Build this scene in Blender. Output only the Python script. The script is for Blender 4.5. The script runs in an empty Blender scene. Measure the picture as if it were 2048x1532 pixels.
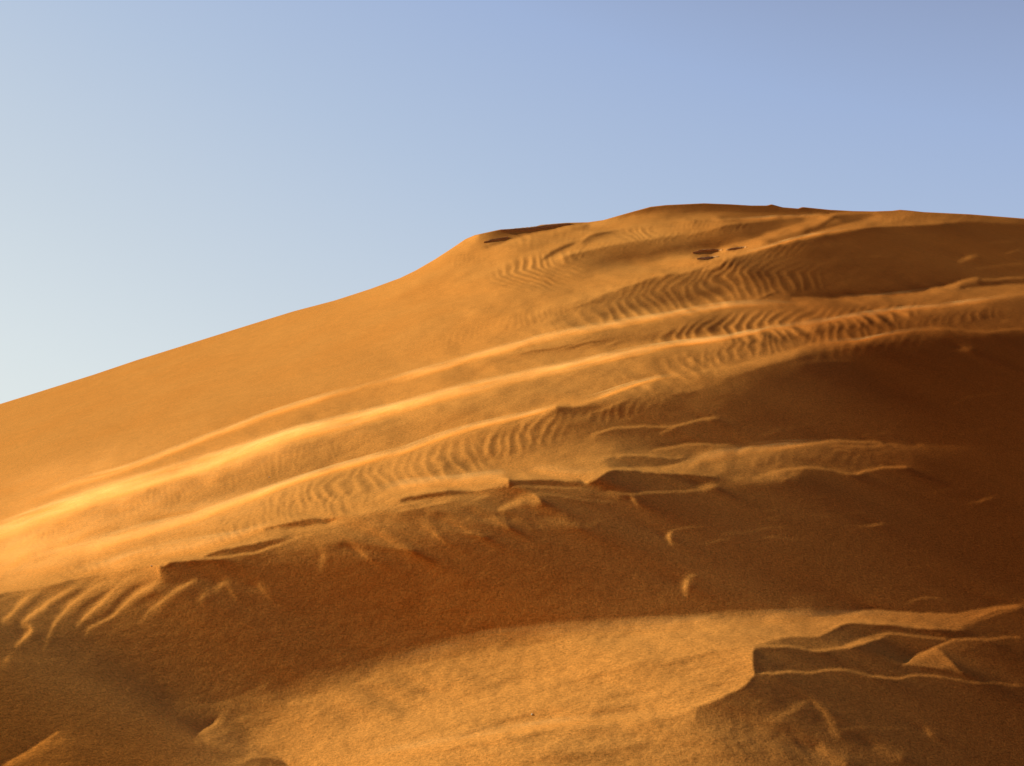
import math
import numpy as np

# ---------------------------------------------------------------- survey of the dune face
# The relief of the dune was surveyed on the photograph: crest lines, scarps, spurs and
# ripple fields are noted with how strongly they catch the low sun (0-255); a least-squares
# relief solver then turns this into true surface slopes and one continuous terrain.
FPX = 2048 * 35.0 / 36.0
CX, CY = 1024.0, 766.0
CROP = {'P': (0, 0, 1.0), 'A': (800, 380, 3.192), 'B': (1408, 380, 3.192), 'C': (1408, 800, 3.192),
        'D': (800, 780, 3.192), 'E': (200, 900, 3.192), 'F': (0, 1052, 3.192), 'G': (640, 1052, 3.192),
        'H': (1280, 1052, 2.6667), 'I': (0, 600, 2.554)}

def cv(k, pts):
    x0, y0, s = CROP[k]
    return np.array([(x0 + a / s, y0 + b / s) for a, b in pts], float)

SKY = np.array([(-400, 925), (-200, 868), (0, 807), (74, 784), (188, 748), (274, 719), (364, 691), (501, 648), (587, 621.5),
    (669, 600), (740, 577), (800, 555), (831, 540), (869, 518), (903, 496), (931, 477), (950, 469), (1000, 458),
    (1066, 453.5), (1082, 448.5), (1132, 444.5), (1176, 443.5), (1207, 439), (1238, 430), (1270, 421), (1301, 412.5),
    (1332, 409), (1408, 405.5), (1460, 407.5), (1502, 410), (1533, 410), (1543, 407.5), (1565, 413.5), (1596, 416),
    (1605, 413), (1659, 418.5), (1706, 421), (1746, 421.7), (1784, 420.5), (1800, 418.5), (1818, 420), (1847, 423),
    (1940, 427.5), (2048, 436), (2200, 455), (2500, 505)], float)

# edges: crop, points, level above/left, level below/right (scalars or per-point lists)
EDGES = [
 # ---- left flank and skyline
 ('P', [(-250,890),(0,813),(274,727),(587,630),(800,563),(903,505),(950,480)], None, [205,205,208,210,208,204,204]),
 ('I', [(-400,900),(300,700),(800,500),(1200,300),(1600,170)], 213, 213),
 ('I', [(-400,1150),(0,1030),(300,930),(700,790),(1100,640),(1500,500),(2043,330)], [225,225,224,222,220,216,210], [225,225,224,222,220,216,214]),
 # streak crests
 ('I', [(-500,1400),(0,1235),(250,1140),(500,1050),(800,955),(1100,865),(1500,740),(2043,600)], [238,238,236,232,230,228,225,222], [222,220,205,192,186,184,182,182]),
 ('I', [(1000,960),(1700,720),(2043,640)], 188, 184),
 ('A', [(0,700),(290,618),(560,548),(780,492)], [197,192,190,188], [216,214,208,190]),
 ('A', [(0,600),(300,520),(560,465)], 200, 200),
 ('A', [(300,440),(520,385),(700,320),(850,275),(1050,235),(1200,208),(1350,185),(1500,165),(1800,140)],
       [204,196,160,135,140,160,170,160,130], [210,212,205,190,185,188,185,180,150]),
 ('P', [(985,466),(1000,463),(1082,453),(1176,448)], None, [130,105,105,135]),
 ('A', [(1160,328),(1200,292),(1260,272),(1380,250),(1560,225),(1900,190),(2043,185)], [205,200,190,188,185,185,175], [150,135,140,165,185,180,175]),
 ('A', [(1060,420),(1200,385),(1450,330),(1700,300),(2043,240)], [200,205,205,200,200], [150,150,155,158,170]),
 ('A', [(1180,490),(1350,445),(1700,385),(2043,335)], [150,130,122,118], [160,135,125,122]),
 ('A', [(1100,590),(1300,545),(1700,470),(1850,430)], [195,195,195,190], [200,202,202,200]),
 ('A', [(0,780),(400,690),(800,640)], 212, [212,208,196]),
 ('A', [(200,900),(700,760),(1100,650)], [208,198,190], [208,200,194]),
 ('A', [(0,1080),(400,935),(800,815),(1200,690),(1450,605),(1700,540),(2043,463)], [222,218,212,208,208,210,210], [226,222,205,175,158,155,150]),
 ('A', [(1000,880),(1300,800),(1600,730),(2043,640)], [185,160,145,130], [190,165,150,140]),
 ('A', [(0,1225),(400,1110),(900,975),(1300,895),(1700,825),(2043,765)], [228,228,225,222,215,210], [212,208,190,175,165,165]),
 ('A', [(300,1190),(900,1050),(1400,960),(2043,880)], [205,185,160,150], [210,190,165,155]),
 ('A', [(0,1420),(400,1310),(900,1190),(1400,1080),(1700,1020),(2043,970)], [240,238,235,228,225,222], [195,190,186,186,180,180]),
 ('A', [(400,1450),(900,1330),(1300,1220),(1700,1150)], 186, [186,182,178,172]),
 # ---- summit, right
 ('P', [(1240,434),(1301,418),(1408,411),(1502,415),(1565,419),(1659,424),(1706,426)], None, [150,118,100,92,95,110,140]),
 ('P', [(1330,428),(1408,424),(1502,426),(1600,430)], [125,108,104,120], [150,135,132,140]),
 ('B', [(0,190),(300,180),(500,170),(750,160)], [135,130,130,140], [180,180,178,178]),
 ('B', [(0,262),(150,222),(300,205),(450,190),(640,170)], [195,200,195,190,185], [165,140,130,130,140]),
 ('B', [(60,330),(300,275),(500,235)], 140, 138),
 ('B', [(60,385),(100,370),(400,290),(650,210),(850,158)], [155,155,152,155,168], [200,202,206,206,205]),
 ('P', [(1746,427),(1800,424),(1847,428),(1940,433),(2048,442),(2300,480)], None, [160,160,150,140,125,115]),
 ('B', [(650,275),(800,240),(1000,192),(1120,152)], [128,125,130,160], [195,188,178,170]),
 ('B', [(0,515),(200,430),(400,370),(700,290),(900,255),(1100,230),(1300,225),(1550,212),(1680,203),(1850,210),(2043,225),(2800,300)],
       [208,210,208,200,190,175,165,150,135,125,115,105], [165,150,145,120,100,88,82,75,68,66,66,66]),
 ('B', [(500,430),(1000,350),(1500,290),(2043,290),(2700,330)], [125,90,72,66,64], [125,90,72,66,64]),
 ('B', [(300,540),(1000,500),(1500,470),(2043,470),(2700,500)], [120,98,84,80,72], [120,100,86,80,74]),
 ('B', [(560,685),(900,685),(1200,668),(1380,653),(1480,623),(1600,588),(1750,558)], [110,98,92,90,88,86,90], [172,178,178,180,184,185,165]),
 ('B', [(1760,578),(2043,566),(2500,560)], 88, [85,85,80]),
 ('B', [(1640,632),(1800,618),(2043,602),(2500,600)], [110,92,90,85], [168,165,160,120]),
 ('B', [(0,760),(500,740),(900,720),(1200,700)], [200,185,182,178], [190,180,175,172]),
 ('B', [(0,975),(400,896),(700,856),(1000,806),(1300,766),(1500,746),(1750,716),(2043,675),(2600,640)],
       [185,180,175,170,170,165,165,160,130], [222,212,200,192,182,172,165,135,110]),
 ('B', [(100,1010),(500,940),(1000,870),(1500,830),(2043,790)], [180,168,158,150,128], [178,165,155,148,125]),
 ('B', [(0,1155),(200,1125),(450,1060),(600,1015),(730,980),(900,975),(1030,960),(1150,925),(1300,905),(1550,890),(1750,900),(2043,885),(2600,880)],
       [180,178,180,178,175,165,165,160,152,145,140,125,100], [175,185,195,195,190,170,178,172,165,145,135,110,85]),
 ('B', [(150,1200),(400,1120),(700,1050),(1000,1000),(1500,950),(2043,940)], [150,160,150,135,112,85], [125,120,122,115,100,80]),
 ('B', [(300,1260),(700,1140),(1100,1060),(1500,1040),(2043,1020),(2600,1020)], [100,90,82,76,64,60], [92,84,74,70,60,58]),
 ('B', [(600,1380),(1200,1250),(2043,1200),(2600,1200)], [85,72,58,55], [85,72,58,55]),
 # ---- middle
 ('D', [(-100,450),(0,412),(200,332),(450,252),(700,192),(900,142),(990,107)], [188,188,188,186,186,188,192], [212,210,200,192,182,175,160]),
 ('D', [(1000,103),(1120,98),(1300,45),(1420,0),(1620,-60),(1900,-105)], [192,192,190,188,185,180], [115,165,185,188,180,172]),
 ('D', [(1000,112),(1150,105),(1290,104)], [None]*3, [105,105,128]),
 ('D', [(1050,160),(1300,140),(1700,120),(2043,100)], [120,112,110,120], [130,118,108,112]),
 ('D', [(1750,30),(1950,0)], 160, 120),
 ('D', [(300,500),(700,420),(1000,350)], [182,175,150], [184,178,155]),
 ('D', [(1180,302),(1300,272),(1420,242),(1560,237),(1740,242),(1850,212),(1950,187),(2043,187)], [140,128,120,115,112,105,98,95], [150,120,108,102,100,98,95,90]),
 ('D', [(1250,340),(1600,300),(2043,280)], [150,108,92], [158,112,92]),
 ('D', [(1575,402),(1640,372),(1900,352),(2043,362)], [150,105,92,88], [155,135,125,125]),
 ('D', [(1260,470),(1330,440),(1440,417),(1640,422),(1790,437)], [185,175,155,152,150], [178,150,118,112,125]),
 ('D', [(1330,500),(1500,492),(1700,478),(1850,442)], [150,118,112,140], [165,165,170,172]),
 ('D', [(1850,480),(1950,420),(2043,395)], 165, 178),
 ('D', [(1190,592),(1270,552),(1340,517),(1500,512),(1700,527),(1850,540),(2043,552)], [205,205,195,175,170,140,115], [120,100,92,88,90,88,84]),
 ('D', [(697,569),(850,566),(1000,571),(1150,576),(1185,592)], [215,215,212,208,205], [108,108,112,118,125]),
 ('D', [(690,570),(694,625)], [108,108], [200,190]),
 ('D', [(20,692),(200,652),(350,631),(550,636),(640,600),(690,575)], [215,215,213,212,212,212], [130,122,125,150,190,195]),
 ('D', [(20,712),(200,682),(400,657),(600,647),(700,627),(850,624),(1000,632),(1170,627),(1300,652),(1500,662),(1700,662),(1960,647)],
       [125,115,118,150,110,105,108,115,98,92,88,88], [175,165,160,150,128,120,120,120,92,85,82,82]),
 ('D', [(830,667),(1000,677),(1200,707),(1380,717)], [125,118,105,90], [115,95,88,84]),
 ('D', [(0,768),(150,747),(330,702)], [190,170,165], [150,140,150]),
 ('D', [(-100,1010),(50,1030),(300,985),(550,940),(760,895),(1130,885),(1500,760)], [125,118,112,108,105,105,95], [105,102,98,95,93,92,84]),
 ('D', [(0,1150),(500,1150),(1000,1080),(1500,950),(2043,800)], [100,98,92,86,80], [100,98,92,86,80]),
 ('D', [(200,1350),(900,1300),(1500,1200),(2043,1100)], [102,98,90,82], [104,98,90,82]),
 # ---- right middle
 ('C', [(-60,200),(700,100),(1400,60),(2043,60),(2700,60)], [88,82,72,58,55], [88,82,74,58,55]),
 ('C', [(0,292),(200,297)], 90, 125),
 ('C', [(220,325),(300,302),(550,287),(700,272),(850,264),(1000,270),(1200,287),(1450,287),(2043,300)], [110,95,88,84,82,82,82,78,65], [170,168,160,150,135,130,130,110,70]),
 ('C', [(200,500),(330,482),(450,452),(620,442),(750,447),(900,464),(980,464),(1030,447),(1300,432)], [150,145,140,130,122,118,118,118,100], [140,165,165,120,80,80,80,85,85]),
 ('C', [(0,600),(400,570),(800,560),(1300,520),(2043,450),(2600,440)], [86,82,78,76,66,60], [86,82,78,76,66,60]),
 ('C', [(-50,800),(600,760),(1200,700),(2043,720),(2600,720)], [84,78,80,66,60], [84,76,78,66,60]),
 ('C', [(0,1000),(700,950),(1400,950),(2043,950),(2600,950)], [86,82,74,68,60], [86,82,74,68,60]),
 ('C', [(-50,1250),(600,1230),(1200,1200),(1700,1180),(2043,1200)], [92,90,86,84,82], [94,92,88,86,82]),
 ('C', [(1250,1312),(1400,1267),(1480,1264),(1650,1332)], [90,90,90,88], [95,85,84,95]),
 # ---- lower lit belt
 ('C', [(700,1382),(900,1367),(1150,1347),(1300,1367),(1600,1372),(1750,1342),(1900,1312),(2043,1312),(2600,1290)], [95,95,98,98,96,95,92,92,88], [168,170,168,160,150,158,165,140,110]),
 ('G', [(-300,1030),(0,930),(400,830),(800,715),(1200,645),(1500,615),(2043,580),(2500,550),(3000,530)], [98,100,100,102,104,106,108,108,100], [105,112,115,120,125,130,135,140,140]),
 ('G', [(-200,1120),(0,1060),(400,950),(800,850),(1200,790),(1500,745),(2043,695),(2500,650),(3000,600)], [165,162,165,170,178,185,190,185,172], [180,178,180,185,195,205,210,205,185]),
 ('G', [(300,1300),(800,1200),(1500,1000),(2043,850)], [206,214,210,212], [208,216,208,205]),
 ('G', [(0,1480),(600,1470)], 225, 232),
 ('G', [(1300,1420),(1500,1470),(1900,1430),(2043,1400)], [200,180,172,170], [190,168,162,165]),
 ('G', [(900,1530),(1300,1700)], 215, 175),
 # ---- lower right
 ('H', [(0,722),(300,682),(600,632),(750,592)], [208,202,195,188], [195,182,178,150]),
 ('H', [(750,592),(850,584),(950,582),(1050,537),(1110,517),(1250,520),(1500,540),(1720,557)], [188,188,188,188,185,180,170,150], [140,132,130,108,98,96,96,96]),
 ('H', [(300,520),(900,510),(1500,500),(1750,490)], [185,178,165,150], [190,182,168,150]),
 ('H', [(1080,635),(1170,600),(1230,582),(1350,577),(1550,597),(1650,610)], [128,112,102,100,100,95], [165,168,160,95,84,84]),
 ('H', [(1060,655),(1180,635),(1300,595)], [165,165,160], [90,86,84]),
 ('H', [(100,755),(400,692),(600,652)], [182,180,178], [195,198,198]),
 ('H', [(640,642),(780,647),(960,670),(1050,657)], [165,135,125,140], [98,98,92,86]),
 ('H', [(602,782),(604,720),(612,655)], [198,200,200], [96,98,100]),
 ('H', [(630,765),(800,745),(1100,730),(1350,770),(1700,795),(2043,810)], [94,92,80,75,75,75], [94,92,80,75,75,75]),
 ('H', [(620,788),(750,787),(1050,774),(1200,792),(1370,814),(1480,802),(1700,822),(2043,857),(2500,890)], [100,98,88,82,80,78,76,74,70], [110,88,80,76,74,74,72,66,62]),
 ('H', [(0,1027),(200,1002),(320,962),(450,912),(550,852),(605,790)], [205,202,200,198,195,195], [186,182,140,118,105,100]),
 ('H', [(290,1030),(312,965)], [188,188], [135,128]),
 ('H', [(1395,735),(1580,645),(1700,612),(1900,602),(2043,594),(2400,590)], [76,82,100,105,100,90], [165,160,115,100,92,80]),
 ('H', [(1395,742),(1560,760),(1725,782)], [155,155,140], [74,72,72]),
 ('H', [(1585,650),(1650,715),(1722,778)], [96,80,76], [158,158,145]),
 ('H', [(1700,570),(2043,540),(2400,540)], 92, 88),
 ('H', [(1650,540),(1760,512),(1900,452),(2043,427),(2400,400)], [165,160,165,150,120], [120,100,92,88,80]),
 ('H', [(700,900),(1200,870),(1700,930),(2043,980),(2500,1000)], [92,78,68,60,56], [92,78,68,60,56]),
 ('H', [(1200,1010),(1600,1010),(2043,1100),(2500,1100)], [82,74,60,56], [86,76,60,56]),
 ('H', [(1500,1230),(2043,1250),(2500,1250)], [82,62,56], [82,62,56]),
 # ---- lower left dark face
 ('E', [(400,738),(450,712),(600,697),(800,690),(880,672),(1010,656)], [225,225,222,160,130,120], [100,98,98,98,120,118]),
 ('E', [(375,800),(378,740)], [200,205], [105,100]),
 ('E', [(640,682),(800,632),(1000,592),(1150,562)], [228,226,222,215], [130,120,118,130]),
 ('E', [(1020,654),(1120,612),(1250,562),(1350,530)], [118,128,170,180], [140,150,160,165]),
 ('E', [(1060,497),(1200,467),(1350,442),(1520,425)], [222,220,218,215], [140,130,132,150]),
 ('E', [(1070,505),(1290,497),(1450,467),(1510,438)], [145,138,140,150], [205,200,195,205]),
 ('E', [(1520,425),(1700,400),(1850,370),(2043,330)], [215,215,213,210], [190,185,180,172]),
 ('E', [(0,830),(150,770),(380,720)], [225,225,226], [195,190,200]),
 ('F', [(-300,520),(0,432),(200,402),(450,342),(700,302)], [232,232,232,232,230], [170,165,165,168,180]),
 ('E', [(0,560),(300,470),(600,390),(900,290),(1200,190),(1500,105),(2043,-40)], [208,200,192,188,186,186,186], [212,205,198,194,192,190,188]),
 ('E', [(0,640),(300,550),(600,470),(900,360),(1200,250),(1500,160),(1800,80)], [230,232,228,222,216,212,210], [236,238,232,220,210,205,200]),
 ('E', [(300,620),(800,560),(1200,420),(1700,280)], [236,230,215,200], [236,230,215,200]),
 ('E', [(500,770),(900,760),(1250,760),(1500,720),(1750,740),(2043,800)], [98,102,105,108,104,100], [98,100,102,104,102,98]),
 ('E', [(700,1000),(1200,1000),(2043,960)], [104,98,95], [104,98,95]),
 ('E', [(-600,1200),(300,1250),(1000,1250),(1700,1180),(2043,1150)], [100,104,102,98,98], [100,104,102,98,98]),
 ('F', [(-200,690),(0,660),(100,665)], 110, 92),
 ('F', [(-300,1000),(100,1080),(600,1150),(900,1200)], [90,88,90,80], [90,88,88,80]),
 ('F', [(500,1300),(900,1290),(1180,1300)], [84,76,80], [88,82,84]),
 ('F', [(-200,1600),(0,1532),(180,1442),(280,1382),(395,1308)], [88,88,88,88,95], [165,165,162,160,120]),
 ('F', [(100,1530),(350,1420),(420,1380)], 150, 130),
 ('F', [(500,1500),(900,1440),(1300,1430)], [100,96,100], [100,96,108]),
 ('F', [(1240,1337),(1350,1272),(1392,1218)], [80,90,115], [150,165,170]),
 ('F', [(1280,1370),(1420,1430),(1560,1440)], [150,130,140], [105,110,130]),
 ('F', [(1590,1440),(1700,1380),(2043,1350)], [165,190,205], [165,190,208]),
 ('F', [(1150,1130),(1400,1120),(1700,1010)], [105,108,108], [115,130,130]),
 ('F', [(1500,1530),(1700,1480),(1800,1500),(1850,1540)], [150,180,190,200], [130,115,118,140]),
 ('P', [(-250,1650),(200,1700),(500,1600)], 130, 130),
 ('P', [(700,1650),(1200,1700),(1500,1620)], [195,175,165], [195,175,165]),
 ('P', [(1800,1600),(2300,1700)], 62, 62),
]
# strokes: crop, points, half width (photo px), level, strength (width/level may be lists)
STROKES = [
 ('I', [(-500,1370),(0,1195),(250,1100),(500,1010),(800,920),(1100,830),(1500,700),(2043,560),(2500,450)], 13, 254, [1,1,1,1,1,1,.95,.9,.7]),
 ('I', [(0,1090),(400,940),(600,880),(900,770),(1300,620),(1700,490),(2043,390)], 6, 240, [.2,.6,.8,.8,.8,.8,.8]),
 ('A', [(0,1210),(400,1092),(900,952),(1300,872),(1700,802),(2043,742)], 8, 240, [.8,.8,.8,.7,.6,.5]),
 ('A', [(0,1400),(400,1290),(900,1170),(1400,1060),(1700,1000),(2043,950)], 10, 248, .9),
 ('B', [(0,965),(400,887),(700,847),(1000,798),(1300,760),(1500,740),(1750,710),(2043,668)], 3.5, 238, [.9,.9,.8,.7,.7,.6,.5,.4]),
 ('A', [(0,700),(290,614),(560,545)], 3, 226, .5),
 ('A', [(1160,328),(1200,290),(1260,268),(1380,248),(1560,222),(1900,188),(2043,183)], 2, 225, .6),
 ('A', [(1200,688),(1450,602),(1700,538),(2043,461)], 2.2, 228, .7),
 ('B', [(0,513),(200,428),(400,368),(700,288),(900,253),(1100,228),(1300,222),(1550,208)], 2.2, 225, [.7,.7,.7,.7,.7,.6,.5,.2]),
 ('B', [(0,255),(150,215),(300,198),(450,184)], 2, 225, .6),
 ('B', [(350,300),(650,208),(850,156),(950,148),(1130,143)], 2, 225, .5),
 ('A', [(885,452),(960,415),(1040,370),(1128,333)], [1.5,3.5,3.5,1.2], 108, 1),
 ('A', [(1215,292),(1290,276),(1370,262)], [1.5,2.5,1.2], 120, .9),
 ('A', [(540,330),(600,322),(680,308)], [1.5,2.6,1.2], 120, .9),
 ('A', [(560,350),(640,338),(690,318)], [1.2,2,1], 130, .8),
 ('A', [(530,365),(580,358)], 1.5, 140, .7),
 ('A', [(1870,410),(1930,388),(2043,384)], [1.2,2.4,3], 115, .9),
 ('B', [(-5,392),(50,386),(120,385)], [3,2.6,1.2], 115, .9),
 ('B', [(140,388),(200,376),(270,368)], [1.2,2.6,1.2], 118, .9),
 ('A', [(1900,448),(1960,438),(2030,425)], [1.2,2.4,1.6], 120, .9),
 ('B', [(690,262),(760,222),(850,168),(950,160),(1080,155)], [1.5,3,5,3,1], 122, .9),
 ('B', [(1640,452),(1700,425),(1750,415)], [3,4,1.5], 165, .85),
 ('B', [(1890,408),(1960,390),(2043,378)], 2, 135, .7),
 ('B', [(1750,572),(1900,568),(2043,562)], 1.8, 165, .8),
 ('B', [(1620,1012),(1700,1010)], 3.5, 155, .75),
 ('B', [(1870,855),(1960,822)], 2, 165, .6),
 ('B', [(1700,890),(1790,875),(1880,885)], 1.5, 150, .6),
 ('B', [(1740,740),(1860,705),(1960,695)], 2.5, 180, .6),
 ('B', [(0,1152),(200,1122),(450,1057),(600,1012),(730,977),(900,972),(1030,957),(1150,922),(1300,902),(1550,888),(1750,898),(2043,883)], 2, 222, [.8,.8,.9,.9,.9,.8,.8,.7,.6,.5,.5,.3]),
 ('B', [(0,1472),(70,1462)], 1.8, 165, .7),
 ('B', [(0,1300),(60,1250),(110,1230)], 3, 155, .5),
 ('D', [(-100,447),(0,408),(200,328),(450,248),(700,188),(900,138),(990,104)], 2.6, 242, .9),
 ('D', [(1120,97),(1300,43),(1420,-2),(1620,-62)], 2.4, 238, .85),
 ('D', [(1200,152),(1350,100),(1480,55)], 2, 195, .5),
 ('D', [(1190,300),(1300,268),(1420,238),(1560,233),(1740,238),(1850,208),(1950,184),(2043,184)], 1.7, 195, .8),
 ('D', [(1640,290),(1700,265),(1760,240)], 1.5, 170, .7),
 ('D', [(1400,195),(1520,172)], 1.8, 145, .5),
 ('D', [(1030,225),(1090,195),(1190,180)], 4, 165, .6),
 ('D', [(1200,330),(1240,300)], 3.5, 185, .7),
 ('D', [(1575,400),(1640,370),(1900,350),(2043,360)], 1.7, 190, .8),
 ('D', [(1360,445),(1440,413),(1640,419),(1800,434)], 1.6, 195, .8),
 ('D', [(1270,548),(1340,513),(1500,508),(1700,523),(2043,549)], 1.7, 215, [.9,.9,.9,.7,.4]),
 ('D', [(697,565),(850,562),(1000,568),(1150,573)], 1.6, 230, .8),
 ('D', [(700,622),(850,619),(1000,628),(1170,622)], 1.7, 185, .8),
 ('D', [(1300,650),(1500,659),(1700,659),(1960,644)], 1.7, 165, .8),
 ('D', [(1910,628),(1990,610)], 3, 185, .8),
 ('D', [(1470,665),(1495,705),(1522,738)], [1.5,3,1.5], 175, .8),
 ('D', [(1230,665),(1330,660),(1440,690)], [2,5,6], 135, .7),
 ('D', [(620,775),(720,730),(800,695),(860,715)], [4,8,9,8], 180, .95),
 ('D', [(800,668),(850,682),(905,735)], 2.2, 205, .8),
 ('D', [(700,745),(860,775),(930,770)], [1,5,3], 150, .4),
 ('D', [(640,805),(780,800),(900,790)], 5, 112, .7),
 ('D', [(830,665),(1000,675),(1200,705),(1380,715)], 1.5, 150, [.9,.8,.6,.4]),
 ('D', [(0,765),(150,743),(330,700)], 2, 205, .8),
 ('D', [(440,702),(510,685),(590,686)], 2.2, 195, .8),
 ('D', [(130,850),(190,770),(330,740)], 4, 165, .7),
 ('D', [(150,880),(210,930),(268,968)], [5,4,1.5], 172, .8),
 ('D', [(290,850),(400,890),(525,935)], [5,4,1.5], 172, .8),
 ('D', [(520,828),(600,845),(690,885)], [3,5,1.5], 172, .85),
 ('D', [(940,822),(1020,840),(1130,872)], [3,6,2], 160, .7),
 ('D', [(350,855),(430,815),(520,800)], 5, 150, .5),
 ('D', [(180,800),(280,790),(330,800)], 7, 118, .7),
 ('D', [(20,810),(100,800)], 6, 125, .6),
 ('D', [(300,900),(420,935),(560,965)], 5, 98, .7),
 ('D', [(520,870),(640,900),(780,930)], 4, 98, .7),
 ('D', [(1745,897),(1724,935),(1738,985)], [2,3.6,2], 195, .95),
 ('D', [(1750,893),(1820,882),(1900,876)], 1.5, 130, .7),
 ('D', [(1738,985),(1810,1005)], 2, 130, .6),
 ('D', [(1765,930),(1775,970)], 5, 80, .6),
 ('D', [(1838,1195),(1815,1250),(1822,1305)], [4,6,2.5], 185, .95),
 ('D', [(1850,1189),(1900,1187)], 1.5, 165, .8),
 ('D', [(1872,1215),(1865,1260),(1850,1310)], [5,6,5], 78, .9),
 ('C', [(60,370),(90,420)], 16, 178, .7),
 ('C', [(230,380),(330,340),(430,320)], [7,12,8], 170, .7),
 ('C', [(500,300),(700,274),(850,262),(1000,268),(1150,280)], 1.7, 200, .8),
 ('C', [(780,297),(900,290),(1050,302),(1180,284),(1250,286)], 1.6, 180, .8),
 ('C', [(800,328),(850,316),(930,318)], 2, 178, .7),
 ('C', [(1340,285),(1430,282)], 1.8, 165, .7),
 ('C', [(600,390),(800,395),(950,400)], 6, 100, .5),
 ('C', [(0,292),(200,293)], 1.5, 165, .7),
 ('C', [(330,480),(450,450),(620,439),(750,443),(900,461),(980,461),(1030,444),(1300,430)], 1.8, 200, .85),
 ('C', [(350,495),(430,478),(490,505)], [5,7,3], 172, .8),
 ('C', [(500,510),(560,475),(620,455)], [1.5,3,2], 170, .8),
 ('C', [(1100,420),(1160,428)], 2, 170, .6),
 ('C', [(0,575),(40,560),(75,545)], [3,3.5,2], 180, .85),
 ('C', [(1650,672),(1780,632),(1870,605)], 1.8, 150, [.3,.9,.4]),
 ('C', [(950,812),(1080,795),(1170,787)], 1.8, 150, [.3,.9,.6]),
 ('C', [(370,884),(500,880),(600,892),(700,892)], 1.6, 125, [.8,.7,.5,.2]),
 ('C', [(600,668),(800,660),(940,702)], 2, 92, .5),
 ('C', [(1250,1312),(1330,1285),(1400,1265),(1480,1262),(1580,1290)], 1.8, 150, [.2,.7,.9,.7,.3]),
 ('C', [(900,1367),(1150,1347),(1300,1367),(1600,1372),(1750,1342),(1900,1312),(2043,1308)], 2, 195, .7),
 ('C', [(1600,1450),(1750,1410),(1900,1350),(2043,1320)], 2, 185, .6),
 ('H', [(1690,535),(1760,505)], 5, 165, .6),
 ('H', [(0,718),(300,678),(600,628),(750,588)], 2.2, 222, .7),
 ('H', [(750,588),(850,580),(950,578),(1050,533),(1110,513),(1250,516),(1500,536),(1720,553)], 2, 215, [.7,.8,.8,.9,.9,.9,.7,.4]),
 ('H', [(100,740),(250,722),(330,715)], 5, 165, .6),
 ('H', [(1230,580),(1350,574),(1550,594),(1650,607)], 1.8, 185, .8),
 ('H', [(400,688),(600,650),(640,639),(780,643),(960,666),(1050,653),(1300,590)], 1.9, 205, .8),
 ('H', [(620,785),(750,784),(1050,771),(1200,789),(1370,811),(1480,799),(1700,819),(2043,854)], 1.8, 190, [.9,.9,.8,.8,.8,.8,.6,.6]),
 ('H', [(0,1022),(200,998),(320,958),(450,905)], 2.4, 225, .7),
 ('H', [(1390,738),(1580,643),(1700,609),(1900,599),(2043,591)], 1.8, 195, [.9,.9,.8,.6,.5]),
 ('H', [(1500,735),(1600,700),(1650,750)], 7, 155, .5),
 ('H', [(1800,812),(2043,815)], 1.8, 100, .6),
 ('H', [(905,925),(840,960),(750,1010),(650,1060)], [3,6,7,8], 150, .7),
 ('H', [(930,940),(990,1010),(1040,1110)], [4,9,12], 145, .7),
 ('H', [(800,1060),(900,1070)], 17, 100, .7),
 ('H', [(950,1210),(1060,1260)], 16, 165, .7),
 ('H', [(1500,1070),(1600,1150)], 8, 138, .7),
 ('H', [(1260,1180),(1380,1230)], 14, 135, .7),
 ('H', [(620,1100),(720,1200)], 22, 140, .6),
 ('H', [(150,1100),(300,1150)], 40, 182, .7),
 ('H', [(430,990),(560,960)], 12, 118, .7),
 ('H', [(0,880),(200,860),(330,830)], 8, 215, .5),
 ('G', [(300,1500),(800,1400),(1300,1300),(2043,1215)], 8, 240, .7),
 ('G', [(700,1490),(1100,1440),(1500,1420)], 5, 232, .5),
 ('G', [(1200,1140),(1400,1040),(1700,900),(2043,815)], 7, 226, .6),
 ('G', [(1300,1170),(1700,1060),(2043,970)], 6, 222, .5),
 ('G', [(900,1350),(1150,1260),(1300,1212),(1400,1182)], 4, 175, [.5,.7,.9,.6]),
 ('G', [(1250,1385),(1320,1365),(1390,1350)], 5, 168, .7),
 ('G', [(1660,1325),(1750,1305),(1870,1290)], 6, 155, .7),
 ('G', [(1500,1035),(1680,1010)], 5, 178, .5),
 ('G', [(1800,1100),(2000,1060)], 6, 172, .5),
 ('G', [(1750,1190),(2000,1160)], 9, 165, .6),
 ('G', [(200,1000),(350,1100),(520,1180)], 14, 158, .45),
 ('G', [(400,930),(500,1000),(650,1060)], 12, 165, .45),
 ('G', [(0,1150),(150,1250)], 16, 165, .4),
 ('G', [(950,950),(1100,1010),(1230,960)], 12, 172, .45),
 ('E', [(0,612),(300,522),(600,442),(900,332),(1200,222),(1500,132),(1830,38)], 4, 240, [.5,.7,.8,.8,.8,.8,.5]),
 ('E', [(-600,760),(-300,700),(0,612)], 5, 240, [.2,.4,.5]),
 # main lip and its spurs (left)
 ('E', [(450,702),(600,688),(800,684),(880,664),(1010,649),(1120,609),(1250,559),(1400,525)], 1.8, 218, .85),
 ('E', [(1100,495),(1290,492),(1450,463)], 1.6, 215, .7),
 ('E', [(820,680),(870,690),(900,700)], 3, 150, .7),
 ('E', [(1050,660),(1150,700)], 5, 112, .6),
 ('E', [(1180,650),(1280,655),(1350,680)], 8, 112, .7),
 ('E', [(1150,590),(1260,600),(1330,610)], 6, 150, .6),
 ('E', [(1380,560),(1430,650),(1412,745)], [6,5,3], 170, .85),
 ('E', [(1480,535),(1600,610),(1720,695)], [7,5,1.5], 175, .85),
 ('E', [(1690,520),(1850,595),(1990,645)], [7,5,1.5], 175, .85),
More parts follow.
